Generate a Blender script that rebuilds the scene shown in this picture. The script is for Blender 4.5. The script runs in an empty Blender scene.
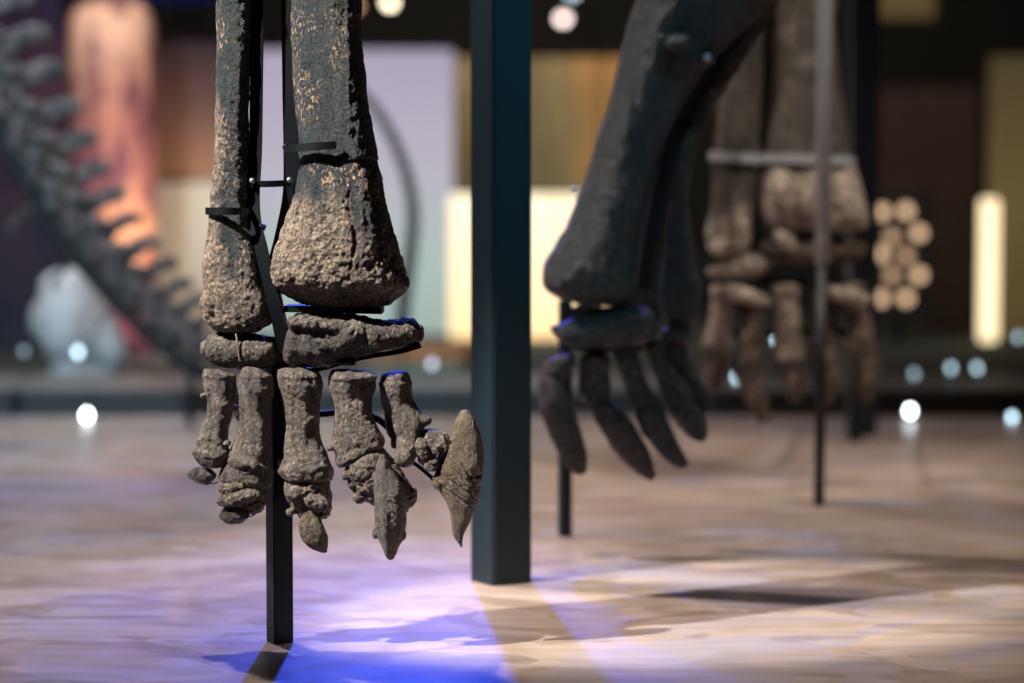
import bpy, bmesh, math, random
from mathutils import Vector, noise, Matrix
random.seed(7)
W, H = 1024, 683
FPX = 85.0/36.0*1024
CAMZ = 0.908
PITCH = math.radians(3.35)
sc = bpy.context.scene
COL = sc.collection

# ------------------------------------------------------------------ camera
cd = bpy.data.cameras.new('camera'); cam = bpy.data.objects.new('camera', cd); COL.objects.link(cam)
cam.location = (0, 0, CAMZ); cam.rotation_euler = (math.pi/2-PITCH, 0, 0)
cd.lens = 85; cd.sensor_width = 36; cd.clip_end = 200
cd.dof.use_dof = True; cd.dof.focus_distance = 4.86; cd.dof.aperture_fstop = 1.3
sc.camera = cam
sc.view_settings.view_transform = 'Standard'; sc.view_settings.look = 'None'
sc.view_settings.exposure = 0.0; sc.view_settings.gamma = 1; sc.view_settings.use_curve_mapping = False

def P(x, y, D):
    """world point whose world depth is D, read off the photograph"""
    a = (x-512)/FPX; b = (341.5-y)/FPX
    d = Vector((a, math.cos(PITCH)+b*math.sin(PITCH), -math.sin(PITCH)+b*math.cos(PITCH)))
    t = D/d.y
    return Vector((d.x*t, D, CAMZ+d.z*t))
def px(D): return D/FPX      # metres per pixel at depth D

# ------------------------------------------------------------------ materials
def newmat(name):
    m = bpy.data.materials.new(name); m.use_nodes = True
    nt = m.node_tree; nt.nodes.clear()
    out = nt.nodes.new('ShaderNodeOutputMaterial'); b = nt.nodes.new('ShaderNodeBsdfPrincipled')
    nt.links.new(b.outputs[0], out.inputs[0])
    return m, nt, b
def N(nt, t, **k):
    n = nt.nodes.new(t)
    for a, v in k.items():
        if a.startswith('i_'): n.inputs[a[2:].replace('_', ' ')].default_value = v
        else: setattr(n, a, v)
    return n
def L(nt, a, b): nt.links.new(a, b)
def ramp(nt, stops, interp='LINEAR'):
    r = nt.nodes.new('ShaderNodeValToRGB'); r.color_ramp.interpolation = interp
    e = r.color_ramp.elements
    while len(e) < len(stops): e.new(0.5)
    for i, (p, c) in enumerate(stops):
        e[i].position = p
        e[i].color = (c, c, c, 1) if isinstance(c, (int, float)) else (*c, 1)
    return r
def mixc(nt, fac, a, b, mode='MIX'):
    m = nt.nodes.new('ShaderNodeMix'); m.data_type = 'RGBA'; m.blend_type = mode
    for s, v in ((m.inputs[0], fac), (m.inputs[6], a), (m.inputs[7], b)):
        if hasattr(v, 'is_linked') or hasattr(v, 'links'): L(nt, v, s)
        elif isinstance(v, (int, float)): s.default_value = v
        else: s.default_value = (*v, 1)
    return m.outputs[2]
def math_(nt, op, a, b=0.0):
    m = nt.nodes.new('ShaderNodeMath'); m.operation = op
    for s, v in ((m.inputs[0], a), (m.inputs[1], b)):
        if isinstance(v, (int, float)): s.default_value = v
        else: L(nt, v, s)
    return m.outputs[0]

def simple(name, col, rough=0.5, metal=0.0, var=0.12, scale=8.0, spec=0.5, bump=0.0):
    m, nt, b = newmat(name)
    tc = N(nt, 'ShaderNodeTexCoord'); n = N(nt, 'ShaderNodeTexNoise'); n.inputs['Scale'].default_value = scale; n.inputs['Detail'].default_value = 5
    L(nt, tc.outputs['Object'], n.inputs['Vector'])
    lo = tuple(c*(1-var) for c in col); hi = tuple(min(1, c*(1+var)) for c in col)
    r = ramp(nt, [(0.3, lo), (0.7, hi)]); L(nt, n.outputs[0], r.inputs[0]); L(nt, r.outputs[0], b.inputs['Base Color'])
    b.inputs['Roughness'].default_value = rough; b.inputs['Metallic'].default_value = metal
    b.inputs['Specular IOR Level'].default_value = spec
    if bump:
        bp = N(nt, 'ShaderNodeBump'); bp.inputs['Strength'].default_value = bump; bp.inputs['Distance'].default_value = 0.004
        L(nt, n.outputs[0], bp.inputs['Height']); L(nt, bp.outputs[0], b.inputs['Normal'])
    return m
def emit(name, col, strength):
    m = bpy.data.materials.new(name); m.use_nodes = True; nt = m.node_tree; nt.nodes.clear()
    o = nt.nodes.new('ShaderNodeOutputMaterial'); e = nt.nodes.new('ShaderNodeEmission')
    tc = N(nt, 'ShaderNodeTexCoord'); n = N(nt, 'ShaderNodeTexNoise'); n.inputs['Scale'].default_value = 3
    L(nt, tc.outputs['Object'], n.inputs['Vector'])
    r = ramp(nt, [(0.3, tuple(c*.94 for c in col)), (0.7, col)]); L(nt, n.outputs[0], r.inputs[0]); L(nt, r.outputs[0], e.inputs[0])
    e.inputs[1].default_value = strength; L(nt, e.outputs[0], o.inputs[0])
    return m

def bone_mat(name, dark, mid, light, fleck, crust, rough=0.55, spec=0.5, fs=1.0, fleck_amt=0.5, crk=.2, spa=.85, cks=26):
    """fossil bone: mottled stain, fibres along the shaft, pale flecks, crust where the 'crust' attribute says so"""
    m, nt, b = newmat(name)
    tc = N(nt, 'ShaderNodeTexCoord'); O = tc.outputs['Object']
    def noi(scale, detail=6, stretch=None, rough_=0.6):
        n = N(nt, 'ShaderNodeTexNoise'); n.inputs['Scale'].default_value = scale*fs; n.inputs['Detail'].default_value = detail; n.inputs['Roughness'].default_value = rough_
        if stretch:
            mp = N(nt, 'ShaderNodeMapping'); mp.inputs['Scale'].default_value = stretch; L(nt, O, mp.inputs[0]); L(nt, mp.outputs[0], n.inputs['Vector'])
        else: L(nt, O, n.inputs['Vector'])
        return n.outputs[0]
    big = noi(14, 5); fine = noi(160, 8, None, .7); fib = noi(90, 6, (1, 1, .12), .65); mids = noi(45, 8, (1, 1, .6), .7)
    r1 = ramp(nt, [(0.33, dark), (0.5, mid), (0.68, light)]); L(nt, math_(nt, 'ADD', math_(nt, 'MULTIPLY', mids, .6), math_(nt, 'MULTIPLY', fib, .4)), r1.inputs[0])
    r0 = ramp(nt, [(0.35, 0.0), (0.65, 1.0)]); L(nt, big, r0.inputs[0])
    c = mixc(nt, math_(nt, 'MULTIPLY', r0.outputs[0], .45), r1.outputs[0], mid)
    # flecks
    fl = noi(185, 4, (1, 1, .6), .55); fr = ramp(nt, [(0.54, 0.0), (0.60, 1.0)]); L(nt, fl, fr.inputs[0])
    flm = noi(9, 3); fm = ramp(nt, [(0.45, 0.0), (0.6, 1.0)]); L(nt, flm, fm.inputs[0])
    c = mixc(nt, math_(nt, 'MULTIPLY', math_(nt, 'MULTIPLY', fr.outputs[0], fm.outputs[0]), fleck_amt), c, fleck)
    # crust
    at = N(nt, 'ShaderNodeAttribute'); at.attribute_name = 'crust'
    vor = N(nt, 'ShaderNodeTexVoronoi'); vor.inputs['Scale'].default_value = 75*fs; 
    wob = N(nt, 'ShaderNodeVectorMath'); wob.operation = 'ADD'; nz = N(nt, 'ShaderNodeTexNoise'); nz.inputs['Scale'].default_value = 60*fs; L(nt, O, nz.inputs['Vector'])
    sc_ = N(nt, 'ShaderNodeVectorMath'); sc_.operation = 'SCALE'; sc_.inputs['Scale'].default_value = 0.02/fs; L(nt, nz.outputs['Color'], sc_.inputs[0])
    L(nt, O, wob.inputs[0]); L(nt, sc_.outputs[0], wob.inputs[1]); L(nt, wob.outputs[0], vor.inputs['Vector'])
    cr = ramp(nt, [(0.38, tuple(v*.10 for v in crust)), (0.48, tuple(v*.55 for v in crust)), (0.62, tuple(min(1, v*1.4) for v in crust))])
    L(nt, math_(nt, 'ADD', math_(nt, 'MULTIPLY', fine, .6), math_(nt, 'MULTIPLY', mids, .4)), cr.inputs[0])
    cmask = ramp(nt, [(0.40, 0.0), (0.50, .45), (0.66, 1.0)]); L(nt, math_(nt, 'ADD', math_(nt, 'MULTIPLY', at.outputs['Fac'], .55), math_(nt, 'MULTIPLY', math_(nt, 'ADD', math_(nt, 'MULTIPLY', mids, .6), math_(nt, 'MULTIPLY', fib, .4)), .5)), cmask.inputs[0])
    c = mixc(nt, cmask.outputs[0], c, cr.outputs[0])
    # hairline fracture lines, filled dark
    v2 = N(nt, 'ShaderNodeTexVoronoi'); v2.feature = 'DISTANCE_TO_EDGE'; v2.inputs['Scale'].default_value = cks*fs
    L(nt, wob.outputs[0], v2.inputs['Vector'])
    ck = ramp(nt, [(0.0, 1.0), (0.035, 0.0)]); L(nt, v2.outputs['Distance'], ck.inputs[0])
    ckf = math_(nt, 'MULTIPLY', ck.outputs[0], math_(nt, 'MULTIPLY', r0.outputs[0], crk))
    c = mixc(nt, ckf, c, tuple(v*.35 for v in dark))
    spk = ramp(nt, [(0.38, .30), (0.5, .95), (0.64, 1.9)]); L(nt, noi(210, 6, (1, 1, .7), .75), spk.inputs[0]); c = mixc(nt, spa, c, spk.outputs[0], 'MULTIPLY')
    L(nt, c, b.inputs['Base Color'])
    b.inputs['Roughness'].default_value = rough; b.inputs['Specular IOR Level'].default_value = spec
    rr = ramp(nt, [(0.3, rough*.75), (0.7, min(1, rough*1.35))]); L(nt, fine, rr.inputs[0]); L(nt, rr.outputs[0], b.inputs['Roughness'])
    h = math_(nt, 'ADD', math_(nt, 'MULTIPLY', fine, 1.5), math_(nt, 'MULTIPLY', fib, .9))
    h = math_(nt, 'ADD', h, math_(nt, 'MULTIPLY', vor.outputs['Distance'], math_(nt, 'MULTIPLY', at.outputs['Fac'], 1.6)))
    h = math_(nt, 'SUBTRACT', h, math_(nt, 'MULTIPLY', ckf, .8))
    bp = N(nt, 'ShaderNodeBump'); bp.inputs['Strength'].default_value = 0.9; bp.inputs['Distance'].default_value = 0.006/fs
    L(nt, h, bp.inputs['Height']); L(nt, bp.outputs[0], b.inputs['Normal'])
    return m

M = {}
M['shank'] = bone_mat('shank_bone', (.006, .013, .018), (.018, .031, .039), (.055, .068, .073), (.62, .42, .24), (.34, .265, .20), .45, .6, 1.0, .9)
M['foot'] = bone_mat('foot_bone', (.036, .031, .027), (.125, .107, .09), (.33, .275, .22), (.42, .33, .25), (.33, .27, .215), .46, .6, 1.0, .35)
M['ankle'] = bone_mat('ankle_bone', (.028, .029, .03), (.075, .07, .064), (.17, .145, .12), (.4, .31, .23), (.26, .22, .18), .55, .5, 1.0, .5)
M['claw'] = bone_mat('claw_bone', (.045, .041, .037), (.12, .108, .094), (.27, .24, .20), (.34, .3, .25), (.3, .27, .23), .34, .7, .8, .3, .5, .45, 30)
M['browncl'] = bone_mat('brown_claw_bone', (.075, .056, .038), (.18, .138, .092), (.31, .245, .17), (.34, .28, .2), (.3, .25, .19), .4, .6, .8, .3, 1.0, .4, 44)
M['bone2'] = bone_mat('dark_bone', (.006, .011, .014), (.018, .025, .029), (.045, .048, .048), (.3, .22, .14), (.2, .17, .14), .42, .6, .6, .3)
M['bone2claw'] = bone_mat('dark_claw_bone', (.014, .011, .011), (.036, .029, .027), (.10, .08, .072), (.3, .22, .17), (.2, .17, .14), .5, .5, .6, .3)
M['bone3'] = bone_mat('brown_bone', (.016, .014, .012), (.055, .048, .04), (.14, .115, .09), (.4, .3, .2), (.52, .43, .35), .55, .4, .5, .5)
M['bone3foot'] = bone_mat('rust_brown_bone', (.010, .008, .007), (.035, .024, .018), (.12, .08, .055), (.5, .33, .22), (.50, .40, .32), .55, .4, .5, .7)
M['tailbone'] = bone_mat('teal_grey_bone', (.012, .022, .027), (.05, .065, .07), (.16, .15, .15), (.5, .36, .3), (.36, .28, .27), .5, .5, .4, .6)
M['metal'] = simple('black_painted_steel', (.005, .008, .011), .45, 0.0, .2, 30, .35)
M['post'] = simple('teal_black_painted_steel', (.006, .019, .028), .45, 0.0, .12, 12, .5)
M['grey_tube'] = simple('grey_steel_tube', (.34, .37, .39), .4, .3, .1, 14)
M['wire'] = simple('brown_wire', (.22, .17, .13), .5, 0, .2, 60)
M['silver'] = simple('steel_bolt', (.45, .48, .5), .3, .8, .1, 60)

# ------------------------------------------------------------------ object helpers
def link(name, me, mat, parent=None, smooth=True):
    o = bpy.data.objects.new(name, me); COL.objects.link(o)
    c = Vector((0, 0, 0)); n = len(me.vertices)
    mn = Vector((min(v.co[i] for v in me.vertices) for i in range(3))); mx = Vector((max(v.co[i] for v in me.vertices) for i in range(3)))
    c = (mn+mx)/2
    me.transform(Matrix.Translation(-c))
    if not me.materials: me.materials.append(mat)
    if smooth:
        for p in me.polygons: p.use_smooth = True
    if parent is not None:
        o.parent = parent; o.location = c-wloc(parent)
    else: o.location = c
    return o
def wloc(o):
    v = Vector(o.location)
    while o.parent is not None:
        o = o.parent; v = v+Vector(o.location)
    return v
def thing(name, label, cat, loc, group=None):
    o = bpy.data.objects.new(name, None); COL.objects.link(o); o.location = loc; o.empty_display_size = .1
    o['label'] = label; o['category'] = cat
    if group: o['group'] = group
    return o
def tag(o, label, cat, group=None):
    o['label'] = label; o['category'] = cat
    if group: o['group'] = group
    return o
def mesh_from(bm, name='m'):
    bmesh.ops.recalc_face_normals(bm, faces=bm.faces)
    me = bpy.data.meshes.new(name); bm.to_mesh(me); bm.free(); return me

def cr(p0, p1, p2, p3, t):
    return tuple(.5*((2*b)+(-a+c)*t+(2*a-5*b+4*c-d)*t*t+(-a+3*b-3*c+d)*t**3) for a, b, c, d in zip(p0, p1, p2, p3))
DOFF = [0]
def loft(bm, st, D, seg=4, ns=28, pw=2.12, cap0=None, cap1=None, k=.8):
    """stations (lx,ly,rx,ry[,half depth px[,depth offset px]]) as seen in the photo, at depth D"""
    S = []
    for s in st:
        lx, ly, rx, ry = s[:4]; hw = math.hypot(rx-lx, ry-ly)/2
        dh = s[4] if len(s) > 4 and s[4] else hw*k; do = (s[5] if len(s) > 5 else 0)+DOFF[0]
        S.append((lx, ly, rx, ry, dh, do))
    R = []
    for i in range(len(S)-1):
        a = S[max(0, i-1)]; b = S[i]; c = S[i+1]; d = S[min(len(S)-1, i+2)]
        for j in range(seg): R.append(cr(a, b, c, d, j/seg))
    R.append(S[-1])
    u = px(D)
    def ring(lx, ly, rx, ry, dh, do, sca=1.0, off=(0, 0)):
        cx, cy = (lx+rx)/2+off[0], (ly+ry)/2+off[1]; hx, hy = (rx-lx)/2*sca, (ry-ly)/2*sca
        out = []
        for q in range(ns):
            t = 2*math.pi*q/ns; ct, s_ = math.cos(t), math.sin(t)
            a = math.copysign(abs(ct)**(2/pw), ct); b_ = math.copysign(abs(s_)**(2/pw), s_)
            dd = D+(do+b_*max(dh, .3)*sca)*u
            p = P(cx+a*hx, cy+a*hy, D); p.y = dd
            out.append(bm.verts.new(p))
        return out
    rings = []
    def capr(r, nxt, c, order):
        ax = ((r[0]+r[2])/2-(nxt[0]+nxt[2])/2, (r[1]+r[3])/2-(nxt[1]+nxt[3])/2); l = math.hypot(*ax) or 1
        hw = math.hypot(r[2]-r[0], r[3]-r[1])/2
        c = hw*.35 if c is None else c
        o = []
        for t in order:
            o.append(ring(*r, sca=max(.06, math.cos(t)**.8 if t < 1.5 else .06), off=(ax[0]/l*c*math.sin(t), ax[1]/l*c*math.sin(t))))
        return o
    rings += capr(R[0], R[1], cap0, (1.55, 1.25, .9, .45))
    for r in R: rings.append(ring(*r))
    rings += capr(R[-1], R[-2], cap1, (.45, .9, 1.25, 1.55))
    for a, b in zip(rings, rings[1:]):
        for q in range(ns):
            bm.faces.new((a[q], a[(q+1) % ns], b[(q+1) % ns], b[q]))
    bm.faces.new(rings[0]); bm.faces.new(rings[-1][::-1])
def blob(bm, x, y, rx, ry, rz, D, do=0, rot=0):
    u = px(D); c = P(x, y, D); c.y += (do+DOFF[0])*u
    m = Matrix.Translation(c) @ Matrix.Rotation(-math.radians(rot), 4, 'Y') @ Matrix.Diagonal((rx*u, rz*u, ry*u, 1))
    bmesh.ops.create_icosphere(bm, subdivisions=3, radius=1, matrix=m)

def fbm(p, o=4, r=.55):
    s = 0; a = 1
    for _ in range(o):
        s += a*noise.noise(p); p = p*2.03; a *= r
    return s
def sculpt(name, build, mat, parent, voxel, disp=1.0, crust=None, smooth=2, rug=0, D=4.9, extra=None, fs=1.0):
    bm = bmesh.new(); build(bm); bmesh.ops.triangulate(bm, faces=[f for f in bm.faces if len(f.verts) > 4])
    me = mesh_from(bm); t = bpy.data.objects.new('tmp', me); COL.objects.link(t)
    md = t.modifiers.new('r', 'REMESH'); md.mode = 'VOXEL'; md.voxel_size = voxel
    if smooth:
        s = t.modifiers.new('s', 'SMOOTH'); s.iterations = smooth; s.factor = .5
    bpy.context.view_layer.update()
    dg = bpy.context.evaluated_depsgraph_get(); me2 = bpy.data.meshes.new_from_object(t.evaluated_get(dg))
    bpy.data.objects.remove(t); bpy.data.meshes.remove(me)
    me2.name = name
    seed = Vector((random.uniform(-9, 9), random.uniform(-9, 9), random.uniform(-9, 9)))
    at = me2.attributes.new('crust', 'FLOAT', 'POINT'); vals = [0.0]*len(me2.vertices); newco = []
    nrm = [v.normal.copy() for v in me2.vertices]
    for i, v in enumerate(me2.vertices):
        p = v.co.copy(); n = nrm[i]; q = p+seed
        cval = crust(p, n) if crust else 0.0
        vals[i] = cval
        d = .0036*fbm(q*13*fs, 3)+.0013*fbm(q*48*fs, 3)
        d += .0016*noise.noise(Vector((q.x*70*fs, q.y*70*fs, q.z*11*fs)))          # fibres
        rv = rug*(.25+.75*cval) if crust else rug
        if rv:
            cell = noise.voronoi(q*60*fs)[0]; d += rv*(.0026*(cell[0]*1.1-.35)+.0026*fbm(q*110*fs, 2))
        if extra: d += extra(p, n)
        newco.append(p+n*d*disp)
    for v, c in zip(me2.vertices, newco): v.co = c
    at.data.foreach_set('value', vals)
    me2.update(); me2.materials.clear()
    return link(name, me2, mat, parent)

def sweep(bm, pts, hw, hh, n=4, rot=math.pi/4):
    """rod or bar along 3-D points; n=4 gives a flat bar hw (across) by hh"""
    up0 = Vector((0, 0, 1)); rings = []
    for i, p in enumerate(pts):
        t = (pts[min(i+1, len(pts)-1)]-pts[max(i-1, 0)]).normalized()
        up = up0 if abs(t.dot(up0)) < .9 else Vector((0, 1, 0))
        s = t.cross(up).normalized(); u2 = s.cross(t).normalized()
        r = []
        for q in range(n):
            a = 2*math.pi*q/n+rot; f = math.sqrt(2) if n == 4 else 1
            r.append(bm.verts.new(p+s*math.cos(a)*hw*f+u2*math.sin(a)*hh*f))
        rings.append(r)
    for a, b in zip(rings, rings[1:]):
        for q in range(n): bm.faces.new((a[q], a[(q+1) % n], b[(q+1) % n], b[q]))
    bm.faces.new(rings[0][::-1]); bm.faces.new(rings[-1])
def rod(name, pts, hw, hh, mat, parent, n=4, bev=0.0012, smooth=None):
    bm = bmesh.new(); sweep(bm, pts, hw, hh, n, math.pi/4 if n == 4 else 0)
    if bev and n == 4: bmesh.ops.bevel(bm, geom=[e for e in bm.edges if len(e.link_faces) == 2 and e.calc_face_angle(0) > .9], offset=bev, segments=2, affect='EDGES')
    o = link(name, mesh_from(bm), mat, parent, smooth=(n > 4) if smooth is None else smooth)
    return o
def curve_pts(cp, D, sub=6):
    c = [(a[0], a[1], (a[2] if len(a) > 2 else 0)) for a in cp]; out = []
    for i in range(len(c)-1):
        for j in range(sub):
            out.append(cr(c[max(0, i-1)], c[i], c[i+1], c[min(len(c)-1, i+2)], j/sub))
    out.append(c[-1]); r = []
    for x, y, d in out:
        p = P(x, y, D); p.y += d*px(D); r.append(p)
    return r
def boxbm(bm, x0, x1, y0, y1, z0, z1):
    m = Matrix.Translation(((x0+x1)/2, (y0+y1)/2, (z0+z1)/2)) @ Matrix.Diagonal((x1-x0, y1-y0, z1-z0, 1))
    return bmesh.ops.create_cube(bm, size=1, matrix=m)
def box(name, x0, x1, y0, y1, z0, z1, mat, parent=None, bev=.004, rz=0):
    bm = bmesh.new(); boxbm(bm, x0, x1, y0, y1, z0, z1)
    if bev: bmesh.ops.bevel(bm, geom=bm.edges[:], offset=bev, segments=2, affect='EDGES')
    o = link(name, mesh_from(bm), mat, parent, smooth=False)
    o.rotation_euler.z = rz
    return o
def cyl(name, c, r, z0, z1, mat, parent=None, n=24, r2=None):
    bm = bmesh.new()
    bmesh.ops.create_cone(bm, cap_ends=True, segments=n, radius1=r, radius2=r if r2 is None else r2, depth=z1-z0, matrix=Matrix.Translation((c[0], c[1], (z0+z1)/2)))
    me = mesh_from(bm); o = link(name, me, mat, parent, smooth=False)
    for p in me.polygons: p.use_smooth = len(p.vertices) == 4
    return o
def arc(cx, cy, rx, ry, a0, a1, D, n=20, tilt=0):
    """arc in the horizontal plane round a bone: angle 0 = image right, 90 = towards the camera"""
    o = []
    for i in range(n+1):
        a = math.radians(a0+(a1-a0)*i/n); p = P(cx+rx*math.cos(a), cy+tilt*math.cos(a), D); p.y = D-ry*math.sin(a)*px(D); o.append(p)
    return o
def pxy(p, D):   # world point -> photo pixel (for surface masks on the bone drawn at depth D)
    return 512+(p.x)/D*FPX, None

def hollow_post(name, x0, x1, ybase, D, ztop, mat, parent, ang, hw):
    cx = P((x0+x1)/2, ybase, D).x
    return box(name, cx-hw, cx+hw, D-hw, D+hw, 0.0, ztop, mat, parent, .004, ang)

# ================================================================== LEG 1 (in focus)
D1 = 4.9; u1 = px(D1)
base1 = P(280, 648, D1+.03); base1.z = 0
leg1 = thing('leg_skeleton', 'sharply focused dark dinosaur shank and five-toed foot hanging on a slim black post', 'skeleton', base1, 'mounted dinosaur leg skeletons')

def zof(y, D=D1): return P(512, y, D).z
z150, z190, z260, z300 = zof(150), zof(190), zof(262), zof(296)
def sm(a, b, x):
    t = max(0, min(1, (x-a)/(b-a))); return t*t*(3-2*t)
def tib_crust(p, n):
    x = 512+p.x/p.y*FPX
    g = sm(zof(150), zof(250), p.z)
    right = sm(348, 356, x)*sm(zof(262), zof(225), p.z)
    low = sm(zof(295), zof(281), p.z)       # crust thins out, darker, towards the underside
    g = g*(1-.8*right)*(.35+.65*low)
    g += .25*noise.noise(p*22)
    return max(0, min(1, g))
def tib_extra(p, n):
    x = 512+p.x/p.y*FPX; d = 0
    yb = zof(160+2*math.sin(x*.15))
    if x > 340: d += .0035*sm(yb-.002, yb+.002, p.z)*sm(340, 350, x)
    if n.y < 0:                                       # split running down the front face
        xs = 352+3*math.sin(p.z*40); d -= .004*math.exp(-((x-xs)/1.6)**2)*(1-sm(zof(200), zof(165), p.z))
    return d
def b_tibia(bm):
    loft(bm, [(262, -420, 402, -420, 58), (270, -340, 388, -340, 50), (284, -220, 364, -220, 38), (290, -100, 360, -100, 34), (291, 0, 360, 0, 34), (292, 50, 361, 50, 34), (295, 100, 366, 100, 36), (298, 130, 372, 130, 38),
              (299, 160, 377, 160, 40), (296, 190, 384, 190, 43), (288, 218, 391, 220, 46), (277, 243, 398, 246, 49), (271, 260, 403, 266, 50), (271, 277, 408, 283, 50), (277, 290, 405, 293, 40), (298, 300, 393, 302, 28)], D1, cap1=7, k=.8, pw=2.5)
    blob(bm, 402, 282, 7, 8, 12, D1, -12)
sculpt('tibia', b_tibia, M['shank'], leg1, .0027, 1.0, tib_crust, 1, 1.1, extra=tib_extra)['label'] = 'thick shank bone flaring to a pale crusty lower end'
def fib_crust(p, n):
    x = 512+p.x/p.y*FPX
    g = 1-sm(zof(300), zof(215), p.z)
    edge = (1-sm(216, 232, x))*.75*(1-sm(zof(150), zof(40), p.z))
    low = sm(zof(332), zof(318), p.z)
    return max(0, min(1, max(g*.62, edge)*(.4+.6*low)+.3*noise.noise(p*24)))
def b_fibula(bm):
    loft(bm, [(205, -420, 280, -420, 34), (212, -300, 268, -300, 28), (217, -100, 256, -100, 22), (217, 0, 254, 0, 22), (217, 65, 251, 65, 22), (216, 110, 249, 110, 22), (215, 150, 249, 150, 22), (212, 190, 249, 190, 22), (209, 225, 253, 225, 24),
              (205, 255, 261, 255, 27), (204, 285, 268, 285, 30), (202, 305, 273, 305, 32), (204, 320, 272, 320, 30), (213, 328, 264, 328, 26)], D1, cap1=5, pw=2.4)
    blob(bm, 214, 305, 12, 16, 16, D1, -14, 10)
sculpt('fibula', b_fibula, M['shank'], leg1, .0026, 1.0, fib_crust, 1, .9)
def full(c): return lambda p, n: max(0, min(1, c+.35*noise.noise(p*20)))
def topl(ytop, ylow, base=.3, D=D1):
    a, b_ = zof(ylow, D), zof(ytop, D)
    return lambda p, n: max(0, min(1, base+.5*sm(a, b_, p.z)+.3*noise.noise(p*26)))
def b_calc(bm):
    loft(bm, [(206, 341, 206, 358, 18), (213, 335, 214, 365, 24), (228, 334, 230, 368, 26), (245, 334, 246, 369, 27), (262, 335, 262, 368, 27), (273, 339, 273, 366, 24)], D1, cap0=6, cap1=4)
calc = sculpt('calcaneum', b_calc, M['ankle'], leg1, .0024, 1.1, topl(333, 362, .15), 1, 1.2)
rod('wire', curve_pts([(239, 332, -12), (239, 333, -24), (241, 345, -28), (243, 360, -27)], D1), .0022, .0022, M['wire'], calc, 8)
def b_astr(bm):
    loft(bm, [(284, 352, 284, 362, 12), (291, 322, 290, 366, 30, -2), (300, 313, 302, 367, 34, -3), (322, 313, 322, 366, 36, -3), (345, 315, 345, 361, 36, -3), (363, 318, 363, 356, 32, -5), (376, 321, 378, 351, 30, -8), (395, 319, 396, 349, 26, -8), (410, 318, 412, 346, 24, -8), (418, 323, 419, 342, 18, -8)], D1, cap1=6, cap0=3)
    blob(bm, 352, 334, 20, 15, 22, D1, -22, 15)
    loft(bm, [(292, 316, 296, 328, 10, -30), (320, 316, 322, 330, 10, -33), (350, 322, 352, 336, 10, -31)], D1)
sculpt('astragalus', b_astr, M['ankle'], leg1, .0024, 1.4, topl(312, 345, .1), 1, 1.3)

# toes : metatarsal > phalanx, claw
mt = {}
def b5(bm):
    loft(bm, [(206, 369, 236, 374, 17), (206, 384, 238, 388, 17), (208, 398, 236, 402, 14), (207, 414, 233, 418, 12), (203, 428, 229, 434, 12), (197, 442, 231, 446, 15), (195, 453, 231, 457, 17), (201, 462, 226, 464, 14)], D1, cap0=3, cap1=3)
    blob(bm, 230, 441, 4, 4, 5, D1, -6)
    blob(bm, 206, 394, 2.5, 3, 3, D1, -8)
def b4(bm):
    loft(bm, [(243, 366, 273, 375, 19), (240, 380, 276, 388, 20), (241, 400, 273, 402, 16), (240, 420, 271, 421, 14), (236, 437, 270, 438, 15), (229, 453, 273, 455, 19), (223, 468, 275, 470, 22), (221, 477, 275, 480, 22), (228, 481, 273, 486, 18)], D1, cap0=4, cap1=2)
    blob(bm, 247, 459, 17, 7, 9, D1, -17, -8)
def b3(bm):
    loft(bm, [(279, 369, 319, 371, 20), (279, 381, 323, 384, 21), (284, 397, 321, 398, 17), (287, 415, 320, 416, 15), (287, 432, 321, 432, 15), (284, 448, 327, 448, 18), (281, 461, 332, 461, 22), (280, 471, 335, 472, 23), (284, 476, 333, 478, 21)], D1, cap0=3, cap1=2)
def b2(bm):
    loft(bm, [(332, 370, 376, 374, 22), (330, 383, 377, 386, 22), (334, 397, 374, 398, 18), (336, 412, 374, 413, 17), (334, 427, 378, 424, 18), (334, 442, 384, 434, 21), (335, 457, 386, 443, 22), (340, 467, 380, 447, 18)], D1, cap0=3, cap1=2)
    blob(bm, 332, 446, 4, 4, 6, D1, -6)
    blob(bm, 356, 376, 22, 6, 10, D1, -14, 3)
def b1(bm):
    loft(bm, [(381, 377, 408, 374, 18, 4), (380, 389, 412, 387, 19, 4), (386, 402, 413, 396, 16, 4), (392, 416, 418, 407, 14, 2), (396, 431, 423, 421, 15), (397, 444, 423, 435, 17), (398, 455, 421, 450, 16), (404, 463, 415, 460, 11)], D1, cap0=4, cap1=3)
    loft(bm, [(412, 404, 418, 428, 9), (421, 413, 423, 425, 6), (429, 417, 430, 421, 3)], D1, cap1=1)
    loft(bm, [(378, 385, 392, 385, 10, 18), (382, 405, 396, 405, 10, 18), (386, 430, 400, 428, 10, 16), (392, 446, 404, 445, 8, 14)], D1)
    blob(bm, 406, 455, 10, 9, 10, D1, -10)
defs = [(b5, 'mt5'), (b4, 'mt4'), (b3, 'mt3'), (b2, 'mt2'), (b1, 'mt1')]
def toex(y0, y1):
    def e(p, n):
        x = 512+p.x/p.y*FPX; y = 341.5-(p.z-P(512, 341.5, p.y).z)/p.y*FPX; d = 0
        d += .0022*math.exp(-((y-y1+3*math.sin(x*.2))/2.6)**2)                 # rim round the lower joint
        d += .0022*math.exp(-((y-y0)/2.5)**2)
        if n.y < .2: d -= .004*math.exp(-((y-(y1-9)+4*math.sin(x*.16+y0))/3.2)**2)*(.6+.6*noise.noise(p*30))
        if n.y < .2: d += .0028*noise.noise(Vector((p.x*60, p.y*20, p.z*9)))    # long ridges on the shaft
        return d
    return e
ey = {'mt5': (377, 455), 'mt4': (377, 470), 'mt3': (377, 470), 'mt2': (378, 462), 'mt1': (384, 450)}
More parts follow.
